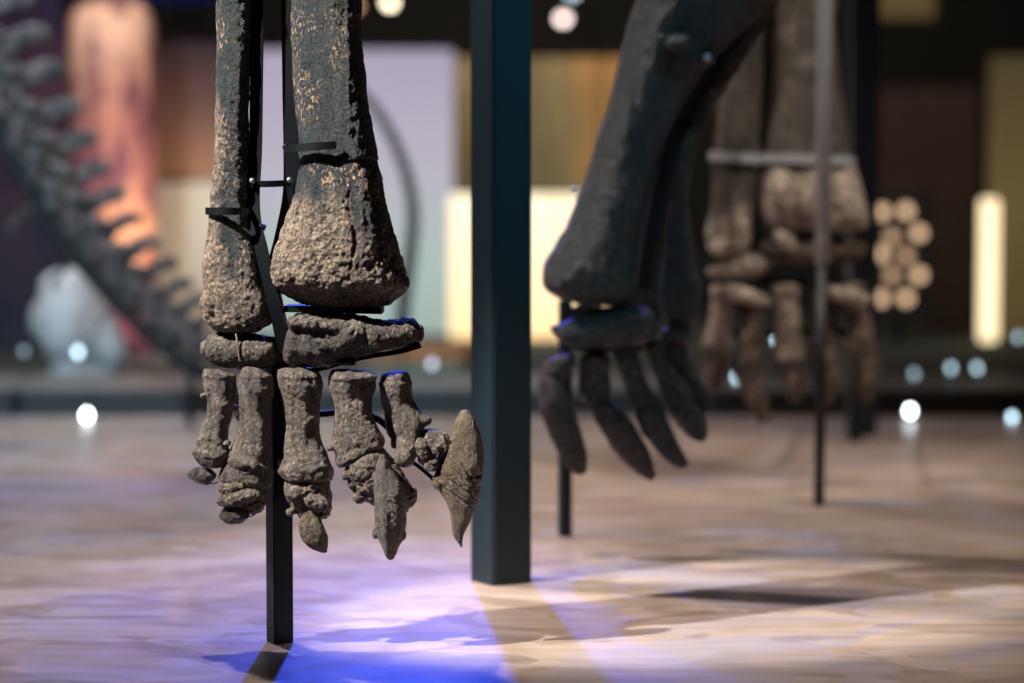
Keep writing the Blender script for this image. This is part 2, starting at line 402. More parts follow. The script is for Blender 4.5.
for f, k in defs:
    DOFF[0] = -16
    mt[k] = sculpt('metatarsal', f, M['foot'], leg1, .0021, 1.0, full(.42 if k in ('mt3', 'mt2') else .28), 1, .4, extra=toex(*ey[k]))
def p4(bm):
    loft(bm, [(224, 481, 268, 483, 20, -2), (221, 490, 271, 490, 23, -3), (222, 500, 269, 499, 22, -4), (229, 506, 262, 507, 16, -4)], D1, cap0=3, cap1=2)
    blob(bm, 236, 484, 15, 8, 10, D1, -22, 8)
    blob(bm, 243, 493, 23, 8, 9, D1, -26, 14)
    blob(bm, 258, 501, 10, 8, 12, D1, -16)
def p3(bm):
    loft(bm, [(286, 479, 330, 479, 20), (285, 488, 331, 488, 22), (288, 498, 333, 497, 21), (293, 508, 330, 508, 17), (300, 516, 324, 516, 12)], D1, cap0=2, cap1=3)
    blob(bm, 318, 498, 13, 8, 8, D1, -19, -28); blob(bm, 300, 489, 12, 6, 6, D1, -20, 12); blob(bm, 327, 508, 7, 8, 9, D1, -8); blob(bm, 293, 509, 6, 5, 7, D1, -9)
def p2(bm):
    loft(bm, [(350, 459, 386, 449, 22), (346, 470, 396, 460, 25), (351, 483, 405, 474, 25), (359, 494, 413, 486, 22), (370, 501, 414, 498, 18), (385, 506, 409, 507, 12)], D1, cap0=5, cap1=3)
    blob(bm, 350, 472, 7, 6, 9, D1, -8); blob(bm, 354, 483, 5, 5, 9, D1, -8); blob(bm, 361, 494, 8, 8, 10, D1, -8); blob(bm, 366, 466, 14, 13, 10, D1, -18)
    blob(bm, 412, 495, 6, 10, 9, D1, -4, -10)
def p1(bm):
    loft(bm, [(419, 434, 420, 462, 13), (427, 428, 428, 467, 17), (436, 428, 437, 467, 17), (446, 430, 446, 460, 14), (452, 436, 451, 452, 8)], D1, cap0=3, cap1=2)
    blob(bm, 424, 447, 8, 13, 10, D1, -12, 20); blob(bm, 434, 462, 9, 7, 9, D1, -12)
DOFF[0] = -14
for f, k in ((p4, 'mt4'), (p3, 'mt3'), (p2, 'mt2'), (p1, 'mt1')):
    sculpt('phalanx', f, M['foot'], mt[k], .002, 1.35, full(.5), 1, .9)
def c5(bm):
    loft(bm, [(190, 471, 191, 474, 4), (196, 466, 196, 479, 9, -3), (204, 465, 204, 483, 11, -3), (212, 467, 211, 483, 10, -3), (217, 471, 216, 479, 6, -3)], D1, cap0=2, cap1=2)
def c4(bm):
    loft(bm, [(229, 501, 248, 501, 10, -14), (224, 507, 252, 507, 14, -14), (223, 513, 253, 513, 15, -14), (228, 518, 248, 518, 11, -14)], D1, cap0=4, cap1=2)
def c3(bm):
    loft(bm, [(306, 508, 318, 508, 8, -12), (302, 517, 322, 515, 11, -12), (301, 526, 326, 523, 12, -12), (304, 536, 329, 532, 11, -12), (311, 543, 330, 540, 8, -12), (321, 548, 329, 547, 4, -12)], D1, cap0=3, cap1=2)
def c2(bm):
    loft(bm, [(380, 453, 387, 454, 5, -24), (377, 464, 395, 464, 10, -24), (376, 480, 404, 478, 14, -24), (376, 498, 408, 496, 17, -24), (377, 516, 408, 516, 16, -24), (380, 532, 406, 532, 12, -24), (385, 544, 401, 544, 8, -24), (391, 554, 397, 554, 3, -24)], D1, cap0=3, cap1=1, pw=2.0)
    blob(bm, 378, 528, 3.5, 6, 6, D1, -22); blob(bm, 405, 530, 3.5, 6, 6, D1, -22)
def c1(bm):
    loft(bm, [(460, 412, 470, 411, 6, -6), (455, 420, 477, 421, 10, -6), (451, 434, 482, 436, 13, -6), (445, 453, 484, 453, 15, -6), (436, 470, 484, 468, 16, -6), (438, 484, 481, 484, 15, -6), (447, 501, 477, 500, 13, -6), (451, 518, 471, 518, 9, -6), (454, 533, 465, 532, 5, -6), (460, 543, 463, 543, 2, -6)], D1, cap0=3, cap1=2, pw=2.1)
    blob(bm, 440, 479, 7, 8, 10, D1, -8)
def c1x(p, n):
    x = 512+p.x/p.y*FPX; y = 341.5-(p.z-P(512, 341.5, p.y).z)/p.y*FPX; d = 0
    if n.y < .1:
        xs = 453+(y-450)*.62                                   # long groove dividing the claw
        if 440 < y < 540: d -= .012*math.exp(-((x-xs)/2.0)**2)*(1 if y < 495 else .5)
        for yy, sl in ((482, -.35), (491, -.2), (497, -.05)):
            if x > xs: d -= .008*math.exp(-((y-yy-sl*(x-465))/1.6)**2)
        for yy in (466, 478, 490):
            if x < xs: d -= .005*math.exp(-((y-yy-.7*(x-445))/1.3)**2)
    return d
def c2x(p, n):
    x = 512+p.x/p.y*FPX; y = 341.5-(p.z-P(512, 341.5, p.y).z)/p.y*FPX; d = 0
    if n.y < .1:
        xs = 383+(y-455)*.03; d += .006*math.exp(-((x-xs)/3)**2)
        d -= .002*math.exp(-((y-503-.2*(x-385))/1.2)**2)
    return d
sculpt('claw', c5, M['claw'], mt['mt5'], .0018, .8, full(.1), 1, .3)
sculpt('claw', c4, M['claw'], mt['mt4'], .0018, .8, full(.1), 1, .3)
sculpt('claw', c3, M['browncl'], mt['mt3'], .0018, .8, full(.15), 1, .3)
sculpt('claw', c2, M['claw'], mt['mt2'], .0018, .7, full(.05), 1, .15, extra=c2x)['label'] = 'smooth grey pointed claw'
cl1 = sculpt('claw', c1, M['browncl'], mt['mt1'], .0018, .6, full(.1), 1, .1, extra=c1x); cl1['label'] = 'large brown hooked claw with cracks'
DOFF[0] = 0
# thin metal cups under the two small claws
def cup(cx, cy, rx, D, par, tilt):
    rod('claw_cradle', [P(cx+rx*math.cos(a), cy+2.2*math.sin(a)+tilt*math.cos(a), D-28*u1)+Vector((0, -rx*.7*u1*math.sin(a), 0)) for a in [math.pi*i/14 for i in range(15)]], .0022, .0011, M['metal'], par, 8)
cup(203, 479, 14, D1, mt['mt5'], 3); cup(238, 514, 17, D1, mt['mt4'], 0)

# armature of leg 1
def bent(name, cp, hw, hh, par=leg1, mat=None, n=4, D=D1): return rod(name, curve_pts(cp, D), hw*u1, hh*u1, mat or M['metal'], par, n)
bent('armature_bar', [(289, -400, 12), (288, -100, 12), (288, 0, 12), (289, 90, 12), (290, 150, 12), (289, 195, 14), (281, 235, 18), (274, 262, 22), (270, 285, 26), (274, 310, 28), (281, 345, 28), (281, 372, 30)], 7, 8)
bent('armature_bar', [(262, -400, -4), (259, -100, -4), (258, 0, -4), (257, 80, -4), (256, 150, -4), (254, 195, -6), (256, 222, -10), (262, 245, -14), (269, 275, -16), (276, 305, -16), (283, 335, -12), (283, 372, 0)], 6, 5)
bent('crossbar', [(252, 184, -12), (270, 184, -10), (290, 183, 0)], 3.2, 3.2)
for cx, cy, dd in ((254, 181, -17), (290, 180, -6)):
    bm = bmesh.new(); blob(bm, cx, cy, 3, 3, 3, D1, dd); link('bolt', mesh_from(bm), M['silver'], leg1)
rod('strap', arc(230, 211, 23, 33, 190, -20, D1), 1.3*u1, 3.6*u1, M['metal'], leg1)
rod('strap', [P(289, 146, D1-.02)+Vector((0, 0, 0))]+arc(326, 147, 42, 47, 165, 72, D1, tilt=-3), 1.5*u1, 3.8*u1, M['metal'], leg1)
rod('bracket', curve_pts([(256, 224, -12), (262, 226, -14), (267, 228, -14)], D1), 3.5*u1, 3*u1, M['metal'], leg1, 8)
bent('armature_bar', [(283, 372, 10), (310, 372, 26), (335, 366, 22), (352, 360, 0), (372, 355, -14), (400, 350, -24), (421, 344, -20)], 2.2, 2.6)
rod('bracket', curve_pts([(333, 358, -10), (345, 360, -20), (356, 360, -24)], D1), 5*u1, 4*u1, M['metal'], leg1, 8)
bent('armature_bar', [(225, 408, 18), (250, 412, 20), (281, 414, 22), (318, 416, 22), (345, 414, 22), (375, 420, 20), (398, 440, 18)], 3, 3)
bent('armature_rod', [(398, 444, 12), (406, 458, 8), (420, 468, 4), (434, 480, 0), (444, 492, -2)], 2.2, 2.2, n=8)
bent('armature_rod', [(270, 469, 4), (277, 469, 4), (286, 470, 4)], 1.2, 1.2, mat=M['silver'], n=8)
for cx, cy, dd in ((283, 410, 8), (280, 462, -2), (237, 418, 10)):
    bm = bmesh.new(); blob(bm, cx, cy, 2.5, 4, 3, D1, dd); link('bolt', mesh_from(bm), M['silver'], leg1)
rod('dark_gap_filler', [P(286, 308, D1+.02), P(383, 310, D1+.02)], 26*u1, 3*u1, M['metal'], leg1)  # added dark plate keeping the gap between tibia and astragalus black
hw1 = 10.6*u1
box('support_post', base1.x-hw1, base1.x+hw1, D1+.03-hw1, D1+.03+hw1, 0, zof(352), M['post'], leg1, .002, math.radians(28))

# ================================================================== LEG 2
D2 = 6.15; u2 = px(D2)
base2 = P(565, 535, 6.5); base2.z = 0
leg2 = thing('leg_skeleton', 'blurred blue-black dinosaur shank slanting down to a clawed foot, right behind the thick post', 'skeleton', base2, 'mounted dinosaur leg skeletons')
V2 = .0048
def s2(name, st, mat=None, par=None, crust=.1, blobs=(), **k):
    def f(bm):
        loft(bm, st, D2, **k)
        for b_ in blobs: blob(bm, *b_[:5], D2, *b_[5:])
    return sculpt(name, f, mat or M['bone2'], par or leg2, V2, 1.3, full(crust), 2, .2, fs=.7)
s2('tibia', [(700, -330, 905, -250, 60), (690, -240, 880, -170, 60), (672, -140, 852, -95, 58), (655, -60, 805, -40, 52), (638, -5, 764, 12, 46), (622, 45, 712, 62, 38), (607, 105, 680, 112, 33), (590, 160, 657, 164, 32), (574, 208, 644, 206, 34), (556, 243, 637, 245, 38), (543, 266, 634, 272, 42), (544, 287, 637, 291, 40), (560, 299, 630, 302, 30)], crust=.05, blobs=((676, 46, 13, 8, 14, -46), (700, 62, 14, 6, 12, -28, 10)), cap1=5)
s2('fibula', [(770, -260, 820, -240, 24, 25), (768, -160, 808, -140, 20, 25), (765, -60, 795, -50, 17, 25), (745, 10, 768, 22, 15, 25), (717, 66, 735, 76, 12, 25), (692, 112, 710, 122, 12, 25), (678, 155, 695, 160, 12, 25), (672, 198, 692, 200, 13, 25), (668, 240, 695, 242, 16, 25), (662, 280, 703, 284, 20, 25), (662, 310, 702, 312, 20, 25), (672, 325, 695, 326, 14, 25)])
s2('astragalus', [(552, 326, 553, 332, 6), (566, 321, 568, 345, 22), (592, 308, 595, 348, 32), (625, 306, 626, 347, 34), (648, 308, 647, 342, 28), (655, 316, 654, 336, 16)])
s2('calcaneum', [(664, 328, 664, 343, 14, 20), (675, 325, 675, 347, 20, 20), (690, 328, 690, 345, 16, 20)])
m = s2('metatarsal', [(545, 362, 575, 357, 14), (540, 372, 570, 370, 15), (538, 384, 562, 381, 14)], M['bone2claw'])
s2('claw', [(538, 378, 558, 380, 12, -8), (537, 395, 566, 394, 15, -8), (541, 415, 574, 412, 15, -8), (550, 438, 582, 434, 13, -8), (561, 459, 588, 454, 10, -8), (574, 473, 587, 470, 6, -8)], M['bone2claw'], m)['label'] = 'brown hooked claw'
m = s2('metatarsal', [(579, 358, 610, 358, 16), (580, 372, 608, 372, 14), (577, 388, 611, 388, 16), (578, 400, 612, 402, 17)], M['bone2claw'], blobs=((585, 400, 12, 9, 10, -12),))
s2('claw', [(590, 410, 616, 404, 13, -6), (597, 424, 630, 417, 16, -6), (608, 443, 642, 436, 15, -6), (622, 460, 650, 452, 12, -6), (638, 473, 654, 466, 8, -6), (649, 480, 655, 476, 4, -6)], M['bone2claw'], m)
m = s2('metatarsal', [(612, 352, 636, 346, 14), (618, 368, 640, 363, 13), (624, 388, 647, 383, 13), (629, 405, 655, 397, 15)])
s2('claw', [(633, 412, 658, 402, 14), (640, 428, 666, 417, 14), (654, 447, 674, 436, 10), (668, 461, 682, 452, 7), (679, 467, 687, 463, 4)], None, m)
m = s2('metatarsal', [(642, 348, 664, 342, 13, 8), (651, 368, 673, 361, 12, 8), (660, 390, 686, 383, 13, 8), (665, 405, 697, 398, 15, 8)])
s2('claw', [(668, 410, 698, 403, 13, 6), (676, 424, 706, 418, 13, 6), (688, 437, 708, 433, 9, 6), (699, 443, 706, 441, 5, 6)], None, m)
m = s2('metatarsal', [(664, 350, 682, 343, 11, 18), (676, 372, 694, 365, 10, 18), (688, 392, 708, 386, 11, 18), (696, 406, 715, 402, 10, 18), (702, 415, 715, 412, 7, 18)])
u65 = px(6.5); hw2 = 5.6*u65
box('support_post', base2.x-hw2, base2.x+hw2, 6.5-hw2, 6.5+hw2, 0, P(512, 300, 6.5).z, M['post'], leg2, .003, math.radians(30))
rod('armature_bar', curve_pts([(565, 318, 60), (585, 312, 50), (600, 296, 36), (618, 250, 30), (640, 200, 24), (668, 130, 22), (706, 66, 24), (760, 10, 26), (820, -60, 26), (900, -200, 20)], D2), 6*u2, 6*u2, M['metal'], leg2)
rod('armature_bar', curve_pts([(565, 345, 60), (590, 352, 40), (640, 350, 36), (690, 352, 40)], D2), 3*u2, 3*u2, M['metal'], leg2)
rod('armature_bar', curve_pts([(645, 290, 30), (652, 240, 28), (662, 190, 26), (680, 135, 24), (712, 78, 24), (760, 25, 24)], D2), 8*u2, 5*u2, M['metal'], leg2)
for cx, cy in ((676, 44), (574, 190), (704, 60)):
    bm = bmesh.new(); blob(bm, cx, cy, 4, 4, 4, D2, -42 if cx > 600 else -10); link('bolt', mesh_from(bm), M['grey_tube'], leg2)

# ================================================================== LEG 3
D3 = 7.6; u3 = px(D3)
base3 = P(817, 507, 7.15); base3.z = 0
leg3 = thing('leg_skeleton', 'most blurred brown dinosaur shank and foot, farthest right behind a thin pole', 'skeleton', P(800, 420, D3)*1, 'mounted dinosaur leg skeletons')
leg3.location.z = 0
def s3(name, st, mat=None, par=None, crust=.2, blobs=(), **k):
    def f(bm):
        loft(bm, st, D3, **k)
        for b_ in blobs: blob(bm, *b_[:5], D3, *b_[5:])
    return sculpt(name, f, mat or M['bone3'], par or leg3, .006, 1.6, crust if callable(crust) else full(crust), 2, .8, fs=.6)
s3('fibula', [(738, -240, 790, -240, 28), (730, -100, 772, -100, 20), (727, 0, 766, 0, 19), (722, 60, 762, 60, 19), (718, 120, 761, 120, 19), (714, 160, 759, 160, 20), (712, 200, 757, 200, 20), (706, 230, 754, 230, 22), (709, 250, 748, 250, 17)], crust=lambda p, n: max(0, min(1, .15+.75*(1-sm(P(0, 235, 7.6).z, P(0, 200, 7.6).z, p.z))+.35*noise.noise(p*9))), blobs=((722, 246, 15, 9, 14, -12),))
s3('tibia', [(752, -240, 860, -240, 46), (766, -100, 842, -100, 34), (772, 0, 836, 0, 30), (774, 60, 838, 60, 30), (772, 100, 841, 100, 32), (763, 145, 848, 145, 36), (758, 180, 858, 180, 40), (757, 205, 866, 208, 42), (764, 222, 868, 226, 38)], crust=lambda p, n: max(0, min(1, .15+.85*(1-sm(P(0, 185, 7.6).z, P(0, 150, 7.6).z, p.z))+.35*noise.noise(p*9))), cap1=6, blobs=((776, 190, 14, 22, 14, -34), (806, 196, 13, 26, 14, -38), (842, 200, 16, 26, 16, -30)))
s3('astragalus', [(757, 240, 756, 256, 15), (775, 235, 775, 262, 26), (805, 236, 805, 264, 30), (840, 238, 840, 262, 26), (862, 243, 862, 258, 16)], M['bone3foot'], crust=.15)
s3('calcaneum', [(708, 268, 708, 276, 8), (728, 262, 730, 280, 14), (752, 252, 756, 276, 16), (772, 246, 776, 262, 10)], crust=.75)
s3('ankle_bone', [(714, 284, 712, 296, 8, -8), (738, 286, 734, 300, 11, -10), (770, 298, 764, 308, 8, -10)], crust=1)
s3('ankle_bone', [(774, 228, 772, 240, 10, -16), (790, 230, 786, 256, 14, -16), (802, 248, 794, 262, 9, -14)], crust=.8)
s3('ankle_bone', [(822, 286, 820, 296, 8, -16), (845, 284, 842, 302, 12, -14), (868, 296, 864, 306, 8, -10)], crust=.7)
toe3 = [
    ([(714, 286, 736, 292, 12), (712, 305, 734, 308, 12), (708, 325, 730, 326, 11), (703, 345, 732, 346, 13)], [(702, 350, 728, 350, 12), (703, 368, 727, 368, 12), (708, 386, 722, 386, 8)], .75),
    ([(738, 292, 768, 296, 14), (740, 315, 765, 315, 12), (738, 340, 764, 340, 12), (732, 362, 764, 362, 15)], [(734, 368, 764, 368, 14), (740, 390, 766, 392, 13), (750, 410, 768, 413, 9), (758, 421, 767, 422, 4)], .15),
    ([(770, 288, 800, 288, 15), (774, 312, 798, 312, 12), (776, 338, 800, 336, 12), (774, 358, 804, 356, 15)], [(776, 364, 804, 360, 14), (784, 384, 804, 380, 12), (790, 402, 802, 400, 7)], .55),
    ([(806, 284, 842, 286, 16, 10), (812, 308, 838, 308, 13, 10), (812, 334, 838, 334, 13, 10), (808, 356, 842, 356, 16, 10)], [(810, 362, 842, 362, 15, 8), (814, 384, 840, 384, 13, 8), (820, 404, 834, 404, 8, 8)], .2),
    ([(842, 290, 868, 286, 14, 18), (848, 312, 872, 308, 12, 18), (850, 336, 876, 334, 12, 18), (848, 356, 880, 354, 14, 18)], [(852, 362, 882, 360, 13, 14), (858, 384, 880, 382, 12, 14), (864, 404, 876, 402, 7, 14)], .35)]
for a, b_, cval in toe3:
    m = s3('metatarsal', a, M['bone3foot'], crust=cval)
    s3('claw', b_, M['bone3foot'], m, crust=.15)
rod('strap', arc(737, 158, 26, 26, 190, -10, D3, tilt=2), 2*u3, 4.5*u3, M['grey_tube'], leg3)
rod('strap', arc(806, 160, 47, 46, 190, -10, D3, tilt=2), 2*u3, 4.5*u3, M['grey_tube'], leg3)
rod('armature_bar', curve_pts([(768, -240, 26), (767, 0, 26), (764, 120, 26), (758, 200, 26), (756, 250, 26), (765, 280, 26), (800, 285, 24), (850, 285, 24)], D3), 5*u3, 5*u3, M['metal'], leg3)
rod('armature_bar', curve_pts([(712, 330, 22), (750, 335, 24), (800, 333, 24), (860, 335, 30)], D3), 4*u3, 4*u3, M['metal'], leg3)
rod('armature_bar', [P(850, 325, 7.75), P(856, 325, 9.05)], 4*u3, 4*u3, M['metal'], leg3)
rod('support_post', [P(856, 320, 9.05), Vector((P(856, 320, 9.05).x, 9.05, 0))], 7*u3, 7*u3, M['metal'], leg3)

# thin pole standing in front of leg 3
u7 = px(7.15)
pole = thing('metal_pole', 'thin floor-standing pole, grey sleeve above and black below, before the farthest right leg', 'pole', base3)
cyl('sleeve', (P(823, 200, 7.15).x, 7.15), 7.5*u7, P(512, 264, 7.15).z, 2.9, M['grey_tube'], pole)
rod('rod', [Vector((P(819, 507, 7.15).x, 7.15, 0)), Vector((P(822, 262, 7.15).x, 7.15, P(512, 258, 7.15).z))], 5.2*u7, 5.2*u7, M['metal'], pole, 16)

# thick square post and the far dark column
D4 = 5.68; u4 = px(D4); c4_ = P(501, 588, D4)
hw4 = .054
hp = thing('steel_post', 'thick square teal-black post standing right of the sharp foot', 'post', (c4_.x, D4+.04, 0))
bm = bmesh.new(); boxbm(bm, -hw4, hw4, -hw4, hw4, 0, 4.4)
bmesh.ops.bevel(bm, geom=[e for e in bm.edges if abs(e.verts[0].co.z-e.verts[1].co.z) > 1], offset=.005, segments=3, affect='EDGES')
me = mesh_from(bm); me.materials.append(M['post']); po = bpy.data.objects.new('shaft', me); COL.objects.link(po); po.parent = hp; po.rotation_euler.z = math.radians(31)
D5 = 9.3; u5 = px(D5); c5_ = P(861, 435, D5)
tag(box('steel_column', c5_.x-14*u5, c5_.x+14*u5, D5-.05, D5+.06, 0, 4.4, simple('navy_steel', (.010, .018, .034), .5), None, .005), 'dark navy column behind the farthest right leg', 'column')

# ================================================================== SETTING
def struct(name, x0, x1, y0, y1, z0, z1, mat):
    o = box(name, x0, x1, y0, y1, z0, z1, mat, None, 0); o['kind'] = 'structure'; return o
def floor_mat():
    m, nt, b = newmat('blotchy_floor')
    tc = N(nt, 'ShaderNodeTexCoord'); O = tc.outputs['Object']
    def noi(scale, st=(1, 1, 1), detail=3, rg=.5, off=(0, 0, 0), dist=0.0):
        mp = N(nt, 'ShaderNodeMapping'); mp.inputs['Scale'].default_value = st; mp.inputs['Location'].default_value = off; L(nt, O, mp.inputs[0])
        n = N(nt, 'ShaderNodeTexNoise'); n.inputs['Scale'].default_value = scale; n.inputs['Detail'].default_value = detail; n.inputs['Roughness'].default_value = rg; n.inputs['Distortion'].default_value = dist
        L(nt, mp.outputs[0], n.inputs['Vector']); return n.outputs[0]
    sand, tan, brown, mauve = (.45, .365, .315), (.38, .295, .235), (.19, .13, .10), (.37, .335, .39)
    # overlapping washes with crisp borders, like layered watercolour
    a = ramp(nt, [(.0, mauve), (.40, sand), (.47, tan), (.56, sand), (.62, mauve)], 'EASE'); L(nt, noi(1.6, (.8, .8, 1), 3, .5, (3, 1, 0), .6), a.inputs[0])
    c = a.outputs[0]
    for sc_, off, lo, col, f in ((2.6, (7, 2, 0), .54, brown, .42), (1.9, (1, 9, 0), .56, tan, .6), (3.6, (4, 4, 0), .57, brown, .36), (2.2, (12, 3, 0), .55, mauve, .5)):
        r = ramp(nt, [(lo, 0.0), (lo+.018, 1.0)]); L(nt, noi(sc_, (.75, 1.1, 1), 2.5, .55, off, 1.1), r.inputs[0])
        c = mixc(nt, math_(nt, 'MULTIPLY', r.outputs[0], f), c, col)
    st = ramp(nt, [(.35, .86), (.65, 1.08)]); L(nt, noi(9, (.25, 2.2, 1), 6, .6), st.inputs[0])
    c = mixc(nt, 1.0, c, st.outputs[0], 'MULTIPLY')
    L(nt, c, b.inputs['Base Color'])
    rr = ramp(nt, [(.3, .30), (.7, .42)]); L(nt, noi(12), rr.inputs[0]); L(nt, rr.outputs[0], b.inputs['Roughness'])
    b.inputs['Specular IOR Level'].default_value = .4
    bp = N(nt, 'ShaderNodeBump'); bp.inputs['Strength'].default_value = .08; bp.inputs['Distance'].default_value = .01; L(nt, noi(30, (.3, 1, 1), 4), bp.inputs['Height']); L(nt, bp.outputs[0], b.inputs['Normal'])
    return m
FY = 10.13
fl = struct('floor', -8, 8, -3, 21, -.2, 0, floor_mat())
dark = simple('black_wall', (.012, .012, .014), .8)
struct('ceiling', -8, 8, -3, 21, 4.6, 4.8, simple('black_ceiling', (.01, .01, .012), .9))
struct('wall_back', -8, 8, 20, 20.2, 0, 4.6, dark)
struct('wall_left', -8, -7.8, -3, 21, 0, 4.6, simple('dark_purple_wall', (.035, .022, .05), .8))
struct('wall_right', 7.8, 8, -3, 21, 0, 4.6, dark)
struct('wall_front', -8, 8, -3, -2.8, 0, 4.6, dark)
pm = simple('charcoal_plinth', (.02, .022, .024), .6); pt = simple('grey_plinth_top', (.13, .125, .125), .5)
pl = thing('low_plinth', 'long low dark plinth running across the hall at the far edge of the pale floor', 'plinth', (0, FY+.45, 0))
box('plinth_base', -7.7, 7.7, FY, FY+.9, 0, .10, pm, pl); box('plinth_top', -7.7, 7.7, FY-.01, FY+.91, .1, .115, pt, pl)
gf = simple('dark_green_carpet', (.03, .04, .04), .9)
o = box('floor_runner', -7.8, 7.8, FY+.92, 20, 0.0, .012, gf, None, 0); tag(o, 'dark carpet strip on the ground behind the low plinth', 'carpet')

def panel(name, x0, y0, x1, y1, D, mat, label, cat, depth=.08, group=None, post=True):
    a = P(x0, y1, D); b_ = P(x1, y0, D); z0 = a.z
    t = thing(name, label, cat, ((a.x+b_.x)/2, D, 0), group)
    box('board', a.x, b_.x, D, D+depth, max(a.z, .02), b_.z, mat, t, .01)
    if post and a.z > .05:
        box('stand', a.x+.02, b_.x-.02, D+.01, D+depth-.01, 0.012, a.z, M['metal'], t, .004)
    if post is None:
        box('base', a.x+.02, b_.x-.02, D+.01, D+depth-.01, 0.012, a.z, simple('mint_case', (.19, .26, .21), .5, 0, .2, 2), t, .004)
    elif not post:
        for xx in (a.x+(b_.x-a.x)*.12, a.x+(b_.x-a.x)*.88): cyl('hanger', (xx, D+depth/2), .008, b_.z-.005, 4.6, M['metal'], t, 8)
    return t
def grad_mat(name, stops, emitv=0.0, axis='Z', streak=None, rough=.6, ns=3.0, na=.15):
    """printed graphic: bands of colour along the board, optional noise streaks"""
    m, nt, b = newmat(name)
    tc = N(nt, 'ShaderNodeTexCoord'); sp = N(nt, 'ShaderNodeSeparateXYZ'); L(nt, tc.outputs['Generated'], sp.inputs[0])
    n = N(nt, 'ShaderNodeTexNoise'); n.inputs['Scale'].default_value = ns; n.inputs['Detail'].default_value = 4; L(nt, tc.outputs['Generated'], n.inputs['Vector'])
    v = math_(nt, 'ADD', sp.outputs[axis], math_(nt, 'MULTIPLY', math_(nt, 'SUBTRACT', n.outputs[0], .5), na))
    r = ramp(nt, stops); L(nt, v, r.inputs[0]); c = r.outputs[0]
    if streak:
        col, scl, thr, amt = streak
        mp = N(nt, 'ShaderNodeMapping'); mp.inputs['Scale'].default_value = scl; L(nt, tc.outputs['Generated'], mp.inputs[0])
        n2 = N(nt, 'ShaderNodeTexNoise'); n2.inputs['Scale'].default_value = 1; n2.inputs['Detail'].default_value = 3; L(nt, mp.outputs[0], n2.inputs['Vector'])
        r2 = ramp(nt, [(thr, 0.0), (thr+.12, 1.0)]); L(nt, n2.outputs[0], r2.inputs[0])
        c = mixc(nt, math_(nt, 'MULTIPLY', r2.outputs[0], amt), c, col)
    L(nt, c, b.inputs['Base Color']); b.inputs['Roughness'].default_value = rough; b.inputs['Specular IOR Level'].default_value = .2
    if emitv:
        L(nt, c, b.inputs['Emission Color']); b.inputs['Emission Strength'].default_value = emitv
        b.inputs['Base Color'].default_value = (.02, .02, .02, 1)
        for l in list(b.inputs['Base Color'].links): nt.links.remove(l)
    return m

# backlit boards and murals
panel('backlit_screen', 246, 50, 453, 372, 16, grad_mat('lavender_screen', [(0, (.34, .46, .42)), (.25, (.42, .53, .50)), (.55, (.50, .47, .55)), (1, (.43, .37, .50))], .95), 'tall pale lavender and mint backlit screen behind the sharp foot', 'screen')
def slat_mat():
    m = grad_mat('warm_lightbox', [(0, (1, .66, .30)), (.35, (1, .78, .45)), (1, (1, .87, .60))], 1.5, 'Z', ((1, .72, .38), (26, 1, 1.5), .5, .8)); return m
lb = panel('light_box', 450, 194, 604, 352, 15.5, slat_mat(), 'bright warm yellow light box with vertical slats behind the thick post', 'light box')
panel('curtain_panel', 400, 58, 640, 194, 17.5, grad_mat('olive_curtain', [(0, (.20, .16, .085)), (.72, (.20, .16, .085)), (.78, (.38, .22, .08)), (1, (.34, .17, .06))], 0, 'X', ((.10, .08, .045), (22, 1, .4), .5, .7)), 'olive brown hanging panel turning orange at its right side, above the warm light box', 'panel', post=False)
o = panel('mural_board', 157, 42, 222, 182, 15, grad_mat('brown_mural', [(0, (.42, .22, .13)), (.5, (.15, .08, .065)), (1, (.035, .02, .03))], 0, 'Z', None, na=.2), 'dark brown mural board left of the sharp shank bones', 'mural', post=False)
panel('text_board', 150, 182, 232, 352, 14.9, grad_mat('cream_board', [(0, (.36, .33, .27)), (1, (.62, .57, .50))], 0, 'Z', ((.62, .56, .40), (4, 1, .5), .52, .5)), 'pale cream board under the brown mural, left of the sharp shank bones', 'board')
# rounded mural column, left
D6 = 14; c = P(112, 200, D6)
mu = grad_mat('peach_mural', [(0, (.04, .02, .025)), (.24, (.12, .05, .04)), (.33, (.60, .28, .17)), (.62, (.50, .20, .16)), (.75, (.62, .30, .21)), (1, (.92, .62, .46))], 0, 'Z', ((.16, .05, .09), (3.2, 3.2, 5), .44, .9), na=.25)
t = thing('mural_column', 'round column wrapped in a peach and maroon graphic behind the tail bones', 'column', (c.x, D6, 0))
bm = bmesh.new(); R = 44*px(D6); prof = [(R, 0), (R, P(0, 45, D6).z), (R*.97, P(0, 25, D6).z), (R*.88, P(0, 12, D6).z), (R*.7, P(0, 4, D6).z), (R*.3, P(0, -1, D6).z)]
rg = []
for r_, z_ in prof: rg.append([bm.verts.new((c.x+r_*math.cos(2*math.pi*q/40), D6+r_*math.sin(2*math.pi*q/40), z_)) for q in range(40)])
for a, b_ in zip(rg, rg[1:]):
    for q in range(40): bm.faces.new((a[q], a[(q+1) % 40], b_[(q+1) % 40], b_[q]))
bm.faces.new(rg[0][::-1]); bm.faces.new(rg[-1])
link('drum', mesh_from(bm), mu, t)
# dark purple mural wall at far left
panel('mural_board', -60, -60, 62, 350, 14.6, grad_mat('violet_mural', [(0, (.03, .03, .05)), (.3, (.05, .03, .05)), (.6, (.10, .04, .06)), (.8, (.03, .02, .06)), (1, (.015, .02, .09))], 0, 'Z', ((.02, .02, .05), (4, 1, 6), .5, .8)), 'dark violet mural board at the far left behind the tail bones', 'mural')
